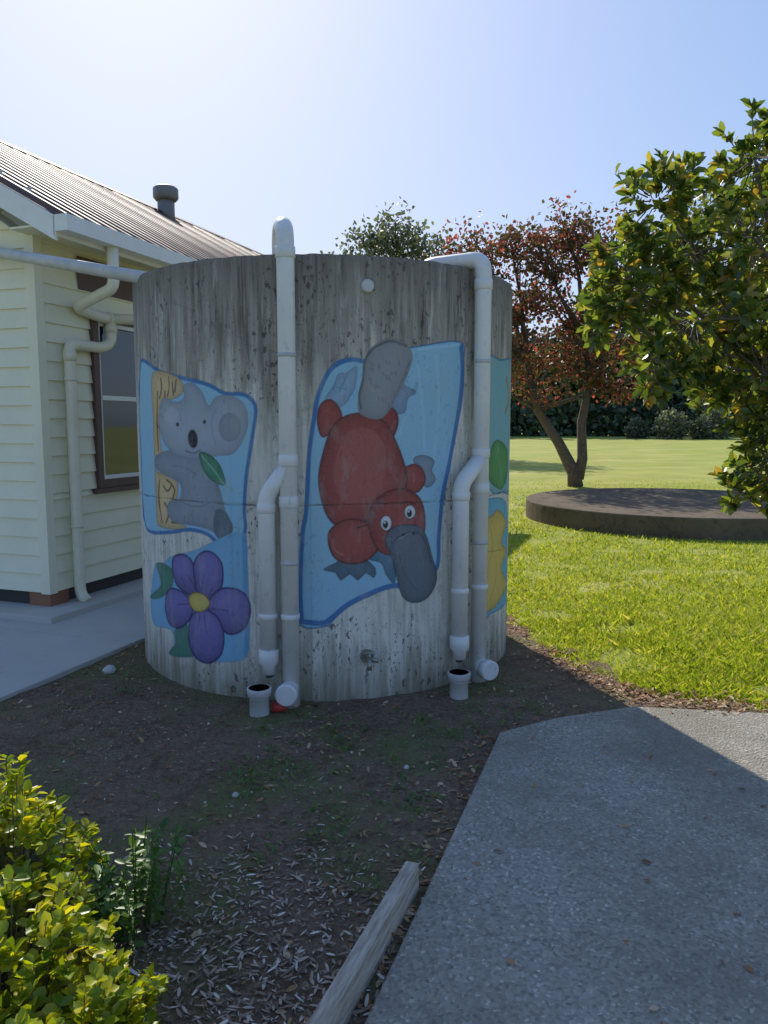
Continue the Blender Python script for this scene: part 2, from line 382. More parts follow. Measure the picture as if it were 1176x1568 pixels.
KB=[(240,698),(262,690),(310,695),(326,720),(338,755),(346,785),(356,810),(342,829),(328,814),(300,805),(264,797),(256,780),(260,768),(275,765),(276,740),(252,727),(238,714)]
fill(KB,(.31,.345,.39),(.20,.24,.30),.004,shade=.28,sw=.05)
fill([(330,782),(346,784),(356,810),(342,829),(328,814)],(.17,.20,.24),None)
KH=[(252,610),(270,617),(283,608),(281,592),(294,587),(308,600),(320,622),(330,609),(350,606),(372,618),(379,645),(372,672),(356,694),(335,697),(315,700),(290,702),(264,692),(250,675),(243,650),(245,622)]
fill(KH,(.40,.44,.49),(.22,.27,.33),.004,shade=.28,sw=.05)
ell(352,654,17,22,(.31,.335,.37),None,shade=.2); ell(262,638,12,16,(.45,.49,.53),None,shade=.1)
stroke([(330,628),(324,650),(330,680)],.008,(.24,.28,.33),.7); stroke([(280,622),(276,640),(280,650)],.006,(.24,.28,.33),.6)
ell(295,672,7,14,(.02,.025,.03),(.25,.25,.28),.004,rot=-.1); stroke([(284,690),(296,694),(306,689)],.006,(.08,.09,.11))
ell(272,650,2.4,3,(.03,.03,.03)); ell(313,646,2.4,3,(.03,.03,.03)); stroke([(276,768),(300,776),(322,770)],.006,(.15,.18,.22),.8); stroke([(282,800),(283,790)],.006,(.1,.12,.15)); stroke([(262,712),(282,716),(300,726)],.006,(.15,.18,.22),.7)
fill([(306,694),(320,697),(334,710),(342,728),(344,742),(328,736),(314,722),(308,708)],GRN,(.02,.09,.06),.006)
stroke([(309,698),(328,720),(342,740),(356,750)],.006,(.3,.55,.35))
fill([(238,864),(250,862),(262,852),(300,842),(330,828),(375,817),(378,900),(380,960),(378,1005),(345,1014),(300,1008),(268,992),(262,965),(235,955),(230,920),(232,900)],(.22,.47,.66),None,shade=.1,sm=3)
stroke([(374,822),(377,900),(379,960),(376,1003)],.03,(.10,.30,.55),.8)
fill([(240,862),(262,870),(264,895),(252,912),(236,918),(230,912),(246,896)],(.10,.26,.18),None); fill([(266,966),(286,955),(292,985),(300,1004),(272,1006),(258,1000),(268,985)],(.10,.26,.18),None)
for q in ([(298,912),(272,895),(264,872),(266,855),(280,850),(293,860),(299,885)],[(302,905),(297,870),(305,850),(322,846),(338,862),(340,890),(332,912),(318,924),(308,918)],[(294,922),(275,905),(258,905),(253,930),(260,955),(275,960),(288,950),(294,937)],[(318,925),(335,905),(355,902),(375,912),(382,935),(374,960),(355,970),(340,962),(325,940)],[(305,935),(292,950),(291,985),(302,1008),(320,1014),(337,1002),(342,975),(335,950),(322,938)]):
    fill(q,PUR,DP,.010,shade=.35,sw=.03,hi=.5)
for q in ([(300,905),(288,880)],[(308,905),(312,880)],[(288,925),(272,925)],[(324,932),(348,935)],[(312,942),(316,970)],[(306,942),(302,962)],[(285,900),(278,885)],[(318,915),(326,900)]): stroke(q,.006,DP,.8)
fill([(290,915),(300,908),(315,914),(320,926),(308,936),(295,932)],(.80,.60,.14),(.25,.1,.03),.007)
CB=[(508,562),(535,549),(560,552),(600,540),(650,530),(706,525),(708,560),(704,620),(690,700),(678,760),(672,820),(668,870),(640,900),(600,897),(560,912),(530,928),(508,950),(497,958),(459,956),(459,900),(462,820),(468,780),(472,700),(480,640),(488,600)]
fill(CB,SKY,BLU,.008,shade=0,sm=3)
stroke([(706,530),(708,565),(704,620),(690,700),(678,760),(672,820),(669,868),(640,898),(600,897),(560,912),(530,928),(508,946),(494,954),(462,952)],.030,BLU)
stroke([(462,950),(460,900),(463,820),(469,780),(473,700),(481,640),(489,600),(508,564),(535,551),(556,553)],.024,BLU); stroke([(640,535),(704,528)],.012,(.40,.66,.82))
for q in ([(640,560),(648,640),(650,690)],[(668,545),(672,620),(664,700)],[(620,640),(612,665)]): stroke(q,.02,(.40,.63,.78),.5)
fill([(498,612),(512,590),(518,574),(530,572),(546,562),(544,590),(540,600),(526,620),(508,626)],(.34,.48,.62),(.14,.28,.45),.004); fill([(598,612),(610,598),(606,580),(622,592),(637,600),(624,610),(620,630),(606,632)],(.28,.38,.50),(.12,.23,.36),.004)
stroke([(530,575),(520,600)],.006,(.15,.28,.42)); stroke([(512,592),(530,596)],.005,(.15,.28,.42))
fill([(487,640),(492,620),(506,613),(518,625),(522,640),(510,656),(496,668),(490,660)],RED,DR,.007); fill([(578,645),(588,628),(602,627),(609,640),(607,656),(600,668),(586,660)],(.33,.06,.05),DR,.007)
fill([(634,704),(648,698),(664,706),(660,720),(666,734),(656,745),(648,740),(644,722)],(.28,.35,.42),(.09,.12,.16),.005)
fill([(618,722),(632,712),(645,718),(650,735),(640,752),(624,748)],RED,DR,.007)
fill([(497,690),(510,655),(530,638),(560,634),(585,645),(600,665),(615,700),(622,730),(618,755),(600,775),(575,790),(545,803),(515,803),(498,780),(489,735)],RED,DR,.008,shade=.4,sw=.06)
fill([(515,700),(530,665),(560,655),(585,675),(590,720),(570,765),(530,770),(512,740)],(.43,.12,.095),None,shade=.06,sw=.05)
for q in ([(520,700),(524,690)],[(540,716),(542,708)],[(566,690),(570,684)],[(528,740),(532,735)],[(556,742),(560,735)],[(548,672),(551,667)],[(580,730),(582,722)]): stroke(q,.006,(.28,.05,.045),.6)
fill([(558,553),(570,531),(595,518),(620,525),(632,545),(622,580),(607,608),(592,634),(575,642),(550,632),(549,606),(555,580)],(.33,.335,.34),None,shade=.25,sw=.05)
stroke([(553,626),(550,606),(556,580),(559,552),(573,533),(598,522),(622,530)],.012,(.13,.13,.13))
stroke([(628,552),(612,592),(594,630)],.006,(.15,.15,.16),.7)
for i in range(26):
    a,b=random.uniform(565,612),random.uniform(548,622); stroke([(a,b),(a+1,b+4)],.007,(.14,.14,.15),.6)
fill([(496,872),(515,862),(530,852),(552,852),(574,870),(572,884),(560,876),(548,888),(536,878),(522,888),(514,876)],(.13,.19,.24),(.04,.07,.09),.004,sm=2)
fill([(556,845),(566,838),(592,845),(604,862),(604,892),(592,880),(584,862),(566,856)],(.12,.24,.33),(.04,.07,.09),.004)
fill([(505,815),(530,797),(560,800),(578,815),(578,840),(555,860),(525,860),(508,845)],RED,DR,.008)
stroke([(510,826),(512,842),(526,850)],.012,(.5,.18,.15),.7); stroke([(548,808),(566,802),(572,792)],.008,DR)
fill([(570,775),(590,755),(620,750),(643,765),(650,800),(642,825),(600,848),(577,838),(566,805)],(.37,.08,.065),DR,.007,shade=.35)
stroke([(568,780),(575,770),(592,772)],.007,DR); stroke([(578,762),(592,758)],.006,DR,.8); stroke([(612,770),(625,768),(636,772)],.007,DR)
ell(591,801,8,11,(.80,.80,.80),DR,.006); ell(590,803,4.2,6,(.02,.02,.02)); ell(628,784,8,10,(.80,.80,.80),DR,.006); ell(627,786,4,6,(.02,.02,.02)); ell(589,800,1.4,2,(.9,.9,.9)); ell(626,783,1.4,2,(.9,.9,.9))
fill([(590,828),(603,808),(635,805),(650,818),(660,850),(668,885),(656,912),(635,922),(617,912),(608,880),(600,850)],(.165,.19,.22),(.05,.055,.07),.006,shade=.35,sw=.05)
stroke([(600,832),(618,818),(640,816),(652,832),(660,862)],.006,(.05,.055,.07)); stroke([(612,850),(620,880),(640,905)],.006,(.08,.09,.105),.7)
ell(618,819,2.5,2,(.03,.03,.03)); ell(634,817,2.5,2,(.03,.03,.03)); stroke([(610,826),(628,816)],.006,(.35,.39,.43),.6)
fill([(748,552),(765,553),(785,558),(785,640),(783,745),(770,752),(748,745),(744,650)],(.24,.47,.50),(.05,.2,.35),.010,shade=.1,sm=3)
fill([(750,735),(749,700),(760,675),(776,690),(776,725),(768,748)],(.12,.34,.10),(.03,.12,.03),.006); stroke([(762,680),(766,712),(770,744)],.006,(.3,.5,.2)); stroke([(776,580),(778,612),(774,632)],.03,(.35,.27,.12))
fill([(737,790),(748,765),(776,780),(776,900),(772,925),(752,938),(736,942)],(.17,.45,.58),(.04,.2,.4),.006,shade=.1)
fill([(738,810),(744,796),(754,790),(762,782),(774,800),(768,830),(774,845),(768,870),(774,895),(764,920),(752,932),(740,935),(736,900),(742,870),(736,845)],(.76,.54,.12),(.42,.24,.04),.008)
for q in ([(748,800),(754,830),(750,860)],[(760,860),(758,890),(750,920)],[(742,845),(768,842)]): stroke(q,.007,(.4,.24,.04),.8)
sd_=np.abs(ZZ-(1.112+.004*np.sin(U*5)+.002*np.sin(U*31))); jt=np.clip(.5-(sd_-.004)/.004,0,1)*(.55+.45*np.sin(U*9+1)*np.sin(U*23))
RGB=RGB*(1-jt[...,None]*.85)+np.array((.03,.03,.03))*jt[...,None]*.85; A=np.maximum(A,jt*.85)
for q in ([(262,462),(285,470),(310,490),(335,505),(360,515),(392,532),(420,540)],[(318,440),(312,470),(306,486)],[(470,560),(480,545),(478,520)]):
    stroke([(a+random.uniform(-3,3),b+random.uniform(-3,3)) for a,b in q],.004,(.6,.58,.54),.5)
A*=.965
rad=R+.0016*np.sign(np.sin(PH*26))+.0009*np.sin(PH*61)-.004*np.clip(1-np.abs(ZZ-1.112)/.007,0,1)
rad=np.where((ZZ>TH-.012),rad-.005,rad)
ZV=np.where(ZZ>TH-.06,ZZ+(.0015*np.sin(PH*37)+.001*np.sin(PH*91))*(ZZ-TH+.06)/.06,ZZ)
V=np.stack([rad*np.sin(PH),-rad*np.cos(PH),ZV],-1).reshape(-1,3)
ii,jj=np.meshgrid(np.arange(nZ-1),np.arange(nP),indexing='ij'); jn=(jj+1)%nP
F=np.stack([ii*nP+jj,ii*nP+jn,(ii+1)*nP+jn,(ii+1)*nP+jj],-1).reshape(-1,4)
t=NT('tank_concrete_mural')
z=t.z(); st1=t.noise(3,5,.6,stretch=(5,5,.45)); st2=t.noise(5,6,.68,stretch=(8,8,.45)); st3=t.noise(4,5,.7,stretch=(4,4,.5)); big=t.noise(2.2,4); fine=t.noise(90,5,.7)
top=t.ramp(t.math('ADD',t.math('MULTIPLY',z,1/2.5),t.math('MULTIPLY',t.math('SUBTRACT',st1,.5),.8)),[(.58,0),(.76,.8),(.95,1)])
base=t.mix(big,(.64,.60,.51),(.83,.79,.70)); base=t.mix(t.ramp(st2,[(.46,0),(.64,.6)]),base,(.38,.35,.285))
base=t.mix(t.ramp(t.noise(7,7,.75),[(.53,0),(.67,.55)]),base,(.34,.315,.25))
dark=t.mix(t.ramp(st2,[(.35,0),(.65,1)]),(.13,.11,.09),(.42,.38,.325)); k=t.mix(top,base,dark)
k=t.mix(t.ramp(st3,[(.58,0),(.68,.6)]),k,t.mix(top,(.60,.56,.48),(.64,.60,.53)))
topz=t.ramp(t.math('ADD',t.math('MULTIPLY',z,.4),t.math('MULTIPLY',t.math('SUBTRACT',st2,.5),.25)),[(.88,0),(1.0,.6)])
k=t.mix(topz,k,(.13,.11,.095))
bot=t.ramp(t.math('ADD',z,t.math('MULTIPLY',t.math('SUBTRACT',st1,.5),1.0)),[(.0,1),(.38,0)])
k=t.mix(t.math('MULTIPLY',bot,.85),k,(.21,.18,.11))
at=t.n.new('ShaderNodeAttribute'); at.attribute_name='mural'
k=t.mix(at.outputs['Alpha'],k,t.mix(t.ramp(t.noise(6,7,.75,stretch=(1.6,1.6,.7)),[(.5,0),(.7,.32)]),at.outputs['Color'],(.46,.45,.42)))
sp=t.noise(30,3,.6,stretch=(1.4,1.4,.8)); cl=t.noise(2.4,4,.6,stretch=(2.2,2.2,.8)); sp2=t.noise(70,3,.6,stretch=(1.2,1.2,.8))
spm=t.math('MULTIPLY',t.ramp(sp,[(.595,0),(.625,1)]),t.ramp(cl,[(.48,0),(.57,1)]))
spm=t.math('MAXIMUM',spm,t.math('MULTIPLY',t.ramp(sp2,[(.64,0),(.67,1)]),t.ramp(big,[(.42,0),(.55,1)])))
spm=t.math('MULTIPLY',spm,t.math('SUBTRACT',1.0,t.math('MULTIPLY',at.outputs['Alpha'],.75)))
k=t.mix(t.math('MULTIPLY',spm,.8),k,(.07,.062,.048))
k=t.mix(t.math('MULTIPLY',t.ramp(fine,[(.52,0),(.7,.5)]),.5),k,(.33,.31,.26))
t.color(k); t.set(.85,0,.3); t.bump(t.math('ADD',fine,t.math('MULTIPLY',sp,.6)),.45,.005)
o=np_mesh('mural_wall',V,F,t.m,tank,smooth=True); tank.location=(TX,TY,0)
ca=o.data.color_attributes.new('mural','FLOAT_COLOR','POINT')
ca.data.foreach_set('color',np.concatenate([RGB.reshape(-1,3),A.reshape(-1,1)],1).astype(np.float32).ravel())
mb=MB(); n=96
ring=[((R-.008)*math.sin(2*math.pi*i/n),-(R-.008)*math.cos(2*math.pi*i/n)) for i in range(n)]
mb.prism(ring,TH-.09,TH-.006); mb.build('tank_lid',M['oldslab'],tank)
def T(x,y,z): return (x-TX,y-TY,z)
mb=MB(); rp=.047
x1,y1=-.509,4.085; xb,yb=-.63,4.10
mb.tube(rnd_path([T(x1,y1,0),T(x1,y1,2.57),T(x1-.055,y1+.24,2.61),T(x1-.06,y1+.28,2.38)],.12,9),rp,20)
mb.tube(rnd_path([T(x1,y1,1.33),T(xb,yb,1.17),T(xb,yb,.30)],.05,6),rp,20)
x2,y2=.566,4.49; xc,yc=.44,4.37
mb.tube(rnd_path([T(x2,y2,0),T(x2,y2,2.48),T(.26,4.72,2.49),T(.20,4.77,2.42)],.075,9),rp,20)
mb.tube(rnd_path([T(x2,y2,1.36),T(xc,yc,1.21),T(xc,yc,.30)],.05,6),rp,20)
mb.build('rain_pipes',M['pvc'],tank,smooth=True)
mb=MB()
for (x,y,a,b) in ((x1,y1,1.11,1.17),(x1,y1,1.33,1.39),(x1,y1,.50,.53),(xb,yb,.50,.53),(x1,y1,2.40,2.46),(x2,y2,1.15,1.21),(x2,y2,1.36,1.41),(x2,y2,.58,.61),(xc,yc,.58,.61),(x2,y2,2.31,2.37),(xb,yb,1.08,1.13),(xc,yc,1.12,1.17)):
    mb.tube([T(x,y,a),T(x,y,a+.004),T(x,y,b-.004),T(x,y,b)],[rp+.002,rp+.0055,rp+.0055,rp+.002],20)
for (x,y) in ((xb,yb),(xc,yc)):
    mb.tube([T(x,y,.33),T(x,y,.325),T(x,y,.255),T(x,y,.235),T(x,y,.19)],[rp+.002,rp+.010,rp+.010,rp-.008,rp-.010],20)
for (x,y,dx,dy) in ((x1,y1,-.10,-1),(x2,y2,.42,-.9)):
    L=math.hypot(dx,dy); dx/=L; dy/=L
    mb.tube([T(x,y,.12),T(x+dx*.10,y+dy*.10,.115)],rp,20)
    mb.tube([T(x+dx*.085,y+dy*.085,.115),T(x+dx*.09,y+dy*.09,.115),T(x+dx*.135,y+dy*.135,.115),T(x+dx*.14,y+dy*.14,.115)],[rp+.004,rp+.012,rp+.012,rp+.006],20)
mb.build('pipe_collars',M['pvc'],tank,smooth=True)
mb=MB()
for (x,y) in ((-.665,3.96),(.425,4.22)):
    mb.tube([T(x,y,0),T(x,y,.11),T(x,y,.115),T(x,y,.155),T(x,y,.158),T(x,y,.158),T(x,y,.03)],[.052,.052,.062,.066,.064,.056,.046],22,caps=False)
mb.build('gully_stubs',M['pvc_old'],tank,smooth=True)
mb=MB(); mb.tube([T(-.665,3.96,.05),T(-.665,3.96,.06)],.048); mb.tube([T(.425,4.22,.05),T(.425,4.22,.06)],.048); mb.tube([T(xb,yb,.17),T(xb,yb,.195)],.02); mb.tube([T(xc,yc,.17),T(xc,yc,.195)],.02)
mb.build('gully_grates',M['darkbase'],tank)
mb=MB()
for (x,y,zz) in ((x1,y1,1.9),(x1,y1,.8),(x2,y2,1.9),(x2,y2,.85)):
    mb.tube([T(x,y,zz),T(x,y,zz+.02)],rp+.003,20)
mb.build('pipe_straps',M['pvc_old'],tank,smooth=True)
mb=MB(); mb.tube([T(-.60,3.99,.035),T(-.53,3.99,.045)],.028); mb.build('red_pipe_fitting',M['red'],tank,smooth=True)
mb=MB(); mb.tube(rnd_path([T(-1.0,4.42,2.305),T(-3.06,6.13,2.885),T(-3.2,6.4,2.9)],.06),.040,16); mb.tube([T(-1.05,4.455,2.318),T(-1.13,4.52,2.340)],.047,16)
mb.build('inlet_pipe',M['pvc_old'],tank,smooth=True)
mb=MB()
def onwall(phi,off): return ((R+off)*math.sin(phi),-(R+off)*math.cos(phi))
ph=math.atan2(-.087-TX,-(4.19-TY)); a=onwall(ph,-.002); b=onwall(ph,.012); c=onwall(ph,.020)
mb.tube([(a[0],a[1],2.28),(b[0],b[1],2.28),(c[0],c[1],2.28)],[.036,.036,.028],20); mb.build('overflow_cap',M['pvc_old'],tank,smooth=True)
mb=MB(); ph=math.atan2(-.095-TX,-(4.19-TY)); P=lambda off,dz:(*onwall(ph,off),.26+dz)
mb.tube([P(-.002,0),P(.008,0)],.040,16); mb.tube([P(.0,0),P(.085,0)],.012,12)
q=P(.07,0); mb.tube([q,(q[0]+.0,q[1]-.045,q[2]-.002),(q[0],q[1]-.055,q[2]-.045)],[.013,.012,.014],10); mb.tube([(q[0],q[1],q[2]-.005),(q[0],q[1],q[2]+.035)],.007,8)
mb.tube([(q[0]-.03,q[1],q[2]+.035),(q[0]+.03,q[1],q[2]+.035)],.006,8); mb.tube([(q[0],q[1],q[2]),(q[0]+.05,q[1]-.01,q[2]-.004)],.014,10)
mb.build('garden_tap',M['brass'],tank,smooth=True)

# ------------------------------------------------------------------ timber edging
mb=MB(); E=Vector((.118,2.40))
mb.box(ID,(0,-2.2,-.05),(.046,0,.105))
ob=mb.build('timber_edging',M['timber'],bevel=.004); ob.location=(E.x-.043,E.y+.016,0); ob.rotation_euler=(0,math.radians(-1.5),-math.atan2(.348,.937))

# ------------------------------------------------------------------ old circular slab
mb=MB(); n=72; ring=[(4.9+2.5*math.cos(2*math.pi*i/n),12.7+2.5*math.sin(2*math.pi*i/n)) for i in range(n)]
mb.prism(ring,-.05,.30); ob=mb.build('circular_concrete_slab',M['oldslab'],bevel=.02)

# ------------------------------------------------------------------ leaf tools
def leaves(pos,dr,nr,Ls,Wr=.45,fold=.18,droop=.0):
    n=len(pos); dr=dr/np.linalg.norm(dr,axis=1,keepdims=True)
    nr=nr-dr*np.sum(nr*dr,1,keepdims=True); nr/=np.linalg.norm(nr,axis=1,keepdims=True)+1e-9
    sd=np.cross(dr,nr); Ls=np.asarray(Ls).reshape(-1,1)*np.ones((n,1)); W=Ls*Wr
    def P(u,v,h): return pos+dr*Ls*u+sd*W*v+nr*(W*h)-np.array([0,0,1])*Ls*droop*u*u
    V=np.stack([P(0,0,0),P(.35,.5,fold),P(.75,.42,fold),P(1,0,-.05),P(.75,-.42,fold),P(.35,-.5,fold)],1).reshape(-1,3)
    b=np.arange(n)[:,None]*6
    F=np.concatenate([b+np.array([[0,1,2,3]]),b+np.array([[0,3,4,5]])],0)
    return V,F
def rdir(n):
    v=rng.normal(size=(n,3)); return v/np.linalg.norm(v,axis=1,keepdims=True)
def add_leaves(name,sets,mat,parent):
    Vs=[];Fs=[];o=0
    for V,F in sets: Vs.append(V);Fs.append(F+o);o+=len(V)
    return np_mesh(name,np.concatenate(Vs),np.concatenate(Fs),mat,parent)

M['magleaf']=leafmat('glossy_leaves',[(0,(.05,.085,.025)),(.35,(.09,.14,.035)),(.7,(.17,.22,.05)),(.9,(.31,.31,.065)),(1,(.36,.22,.05))],.48,(1.9,1.8,.7),.28,.7)
M['shrubleaf']=leafmat('yellow_green_leaves',[(0,(.13,.22,.015)),(.5,(.30,.37,.02)),(1,(.54,.50,.04))],.45,(1.8,1.6,.35),.35,.5)
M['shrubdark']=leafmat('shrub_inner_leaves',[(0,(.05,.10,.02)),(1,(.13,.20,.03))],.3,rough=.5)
M['weedleaf']=leafmat('weed_leaves',[(0,(.06,.12,.025)),(1,(.14,.24,.045))],.3)
M['redleaf']=leafmat('autumn_leaves',[(0,(.06,.08,.03)),(.45,(.10,.10,.035)),(.68,(.17,.075,.055)),(1,(.34,.10,.085))],.42,(1.8,1.3,.9),.5)
M['greenleaf']=leafmat('green_leaves',[(0,(.05,.08,.025)),(.6,(.11,.14,.035)),(1,(.19,.20,.045))],.42,(1.8,1.6,.6),.5)
M['greytree']=leafmat('greygreen_leaves',[(0,(.09,.11,.07)),(1,(.20,.22,.14))],.35,(1.5,1.5,.9),.5)
M['hedge']=leafmat('distant_foliage',[(0,(.04,.06,.035)),(.7,(.075,.11,.05)),(1,(.15,.19,.07))],0,rough=.6)
M['litter']=leafmat('dry_leaves',[(0,(.20,.09,.045)),(.4,(.38,.19,.09)),(.8,(.52,.34,.18)),(1,(.66,.51,.34))],.12,(1.4,1.1,.7),.7,.3)
M['chips']=leafmat('wood_chips',[(0,(.16,.11,.08)),(.5,(.34,.255,.185)),(.85,(.52,.43,.34)),(1,(.78,.71,.61))],.0,rough=.8,spec=.2)
M['grass']=leafmat('grass_blades',[(0,(.15,.23,.02)),(.5,(.31,.41,.04)),(.85,(.47,.52,.08)),(1,(.62,.54,.24))],.45,(1.55,1.4,.5),.5,.3)

# near glossy-leaf tree
tree=empty('glossy_leaf_tree')
lobes=[(2.86,6.2,3.58,.40),(2.15,6.3,3.28,.40),(2.8,6.0,2.95,.55),(1.90,6.2,2.62,.40),(1.74,6.1,2.42,.26),(2.42,6.1,2.35,.48),(2.10,6.0,2.03,.30),(2.96,6.1,1.95,.50),(2.88,5.8,1.28,.36),(3.3,6.5,2.6,.75),(3.6,6.4,3.5,.75),(3.8,6.5,1.9,.7),(4.2,6.8,2.9,.9),(2.4,6.2,2.88,.36),(3.0,5.9,1.6,.40),(3.15,6.1,3.88,.28),(1.92,6.3,2.95,.26),(2.6,6.2,1.85,.26),(2.72,5.8,1.02,.2)]
tb=MB(); trunk=Vector((3.75,6.7,0))
tb.tube([trunk,trunk+Vector((.03,-.05,.7)),trunk+Vector((-.05,-.1,1.4)),trunk+Vector((-.1,-.1,2.2))],[.11,.09,.075,.05],10)
S=[];
for (x,y,z,r) in lobes:
    c=Vector((x,y,z)); s=trunk+Vector((-.05,-.1,random.uniform(1.0,2.1)))
    if z<1.7: s=trunk+Vector((0,0,1.0))
    m=(s+c)/2+Vector((0,0,.12)); tb.tube([s,m,c],[.035,.022,.012],7)
    nt=int(150*r*r+9)
    for i in range(nt):
        d=Vector(rdir(1)[0]); rr=r*random.uniform(.40,1.22)**.7
        p=c+Vector((d.x*rr,d.y*rr*1.1,d.z*rr*.9)); b=c+(p-c)*random.uniform(.1,.4)
        md=(b+p)/2+Vector((0,0,-.03)); tb.tube([b,md,p],[.006,.005,.003],4,caps=False)
        n=random.randint(9,15); td=np.array(p-b); td/=np.linalg.norm(td)+1e-6; td=td*.6+np.array([0,0,.45])
        off=rng.uniform(0,1,(n,1)); pos=np.array(p)[None]-np.array(p-md)[None]*off*.9
        dd=rdir(n)*.9+td[None]; S.append(leaves(pos,dd,rdir(n)*.9+np.array([0,-.2,.8]),rng.uniform(.08,.135,n),.46,.14,.14))
tb.tube([(3.35,6.2,3.5),(3.12,6.15,3.95),(2.98,6.1,4.25),(2.88,6.1,4.48)],[.02,.014,.011,.007],6)
S.append(leaves(np.tile([[3.12,6.12,4.35]],(9,1))+rng.normal(size=(9,3))*.05,rdir(9),rdir(9),rng.uniform(.06,.09,9)))
tb.build('branches',M['barkgrey'],tree,smooth=True); add_leaves('leaves',S,M['magleaf'],tree)

def crown_tree(name,base,forks,lobes,count,size,mat,bark,clus=.22):
    rt=empty(name); tb=MB(); S=[]; tops=[]
    for f in forks:
        pts=[Vector(p) for p,_ in f]; tb.tube(pts,[r for _,r in f],9); tops.append(pts[-1]); 
        tops.append(pts[-2])
    tot=sum(l[3]**2 for l in lobes)
    for (x,y,z,r) in lobes:
        c=Vector((x,y,z)); s=min(tops,key=lambda q:(q-c).length+(5 if q.z>c.z else 0))
        mid=(s+c)/2+Vector((random.uniform(-.2,.2),random.uniform(-.2,.2),.1)); tb.tube([s,mid,c],[.07,.045,.02],6)
        ncl=max(6,int(30*r*r/ (clus/.22)**1.2)); nl=max(4,int(count*r*r/tot/ncl))
        for i in range(ncl):
            d=rdir(1)[0]; rr=r*random.uniform(.3,1.2); p=np.array(c)+d*rr*np.array([1,1,.85])
            if i%3<2: tb.tube([mid.lerp(c,random.random()),tuple((np.array(c)+p)/2+rng.normal(size=3)*.1),tuple(p)],[.022,.014,.006],4,caps=False)
            S.append(leaves(p+rng.normal(size=(nl,3))*clus*np.array([1,1,.7])*random.uniform(.6,1.2),rdir(nl)+np.array([0,0,-.2]),rdir(nl),rng.uniform(.6,1.2,nl)*size,.55))
    tb.build('branches',bark,rt,smooth=True); add_leaves('leaves',S,mat,rt); return rt
crown_tree('autumn_tree',None,[
  [((4.8,19.2,0),.20),((4.75,19.2,.35),.17),((4.35,19.2,1.1),.13),((3.8,19.2,1.9),.10),((3.5,19.2,3.1),.07)],
  [((4.85,19.2,.2),.15),((4.95,19.2,.7),.13),((4.9,19.2,1.6),.11),((5.1,19.3,2.6),.08),((4.9,19.2,3.7),.06)]],
  [(1.7,19,5.1,.7),(2.3,19,5.7,.7),(2.2,19,4.6,.8),(3.1,19.3,5.8,.7),(3.9,19,5.4,1.0),(4.4,19.2,6.3,.7),(5.2,19.2,5.8,.9),(5.9,19,4.9,1.0),(3.2,19,4.3,.9),(4.4,19.5,4.0,1.0),(2.9,18.8,3.3,.8),(3.6,19.2,2.6,.7),(5.4,19.3,3.2,.8),(5.8,19,2.4,.6),(4.6,19,2.9,.7),(2.2,19.4,3.8,.7),(6.6,19.2,4.0,.9),(2.6,19.2,2.4,.5)],
  14500,.125,M['redleaf'],M['bark'],.23)
crown_tree('added_shade_tree',None,[[((9.8,17.6,0),.17),((9.7,17.6,1.2),.14),((9.2,17.5,2.6),.11),((8.2,17.5,3.8),.08)]],  # extra tree added to throw shade on the lawn and round slab
  [(6.2,17.4,4.4,1.0),(7.2,17.6,5.2,1.1),(6.4,17.2,5.6,.8),(7.6,17.4,3.9,1.2),(6.6,17.4,3.3,.7),(8.4,17.6,4.9,1.1),(8.9,17.5,3.6,1.1),(7.8,17.4,6.1,.8)],
  9000,.15,M['greenleaf'],M['bark'],.26)
crown_tree('gum_tree',None,[[((.8,40,0),.3),((.9,40,4),.24),((.6,40,7.5),.18),((.5,40,9.5),.10)]],
  [(.4,40,11.2,1.2),(-1.0,40,10.3,1.0),(1.9,40,10.4,1.0),(-2.2,40.5,9.3,.9),(.6,40,9.3,1.4),(2.8,40,9.4,.9),(-.8,40,8.2,1.2),(2.0,40,7.9,1.1)],4800,.26,M['greytree'],M['bark'],.38)
rt=empty('distant_tree_line'); S=[]; tb=MB()
for i in range(120):
    x=rng.uniform(2,75); y=rng.uniform(72,84); h=rng.uniform(5.5,9.0)+(3.2 if x<26 else .5); r=rng.uniform(2.0,3.4)
    tb.tube([(x,y,.3),(x,y,h*.8)],[.2,.1],5)
    for j in range(6):
        cz=rng.uniform(.12,.88)*h; c=np.array([x+rng.uniform(-r,r)*.6,y,cz+.3]); n=62
        S.append(leaves(c+rdir(n)*rng.uniform(.5,1,(n,1))*np.array([r*.6,r*.5,h*.15]),rdir(n),rdir(n),rng.uniform(.4,.9,n),.65))
n=7000; S.append(leaves(np.stack([rng.uniform(0,80,n),rng.uniform(71,74,n),rng.uniform(.3,3.2,n)],1),rdir(n),rdir(n),rng.uniform(.4,.9,n),.7))
tb.build('trunks',M['bark'],rt); add_leaves('foliage',S,M['hedge'],rt)
rt=empty('background_shrub'); S=[]
for (x,y,z,r) in ((23,62,1.4,1.3),(25.5,62,1.1,1.0),(27,63,1.6,1.4),(21,64,1.0,.9)):
    n=900; S.append(leaves(np.array([x,y,z])+rdir(n)*r*rng.uniform(.4,1.1,(n,1))**.8,rdir(n),rdir(n),rng.uniform(.2,.4,n),.6))
add_leaves('foliage',S,M['greytree'],rt)

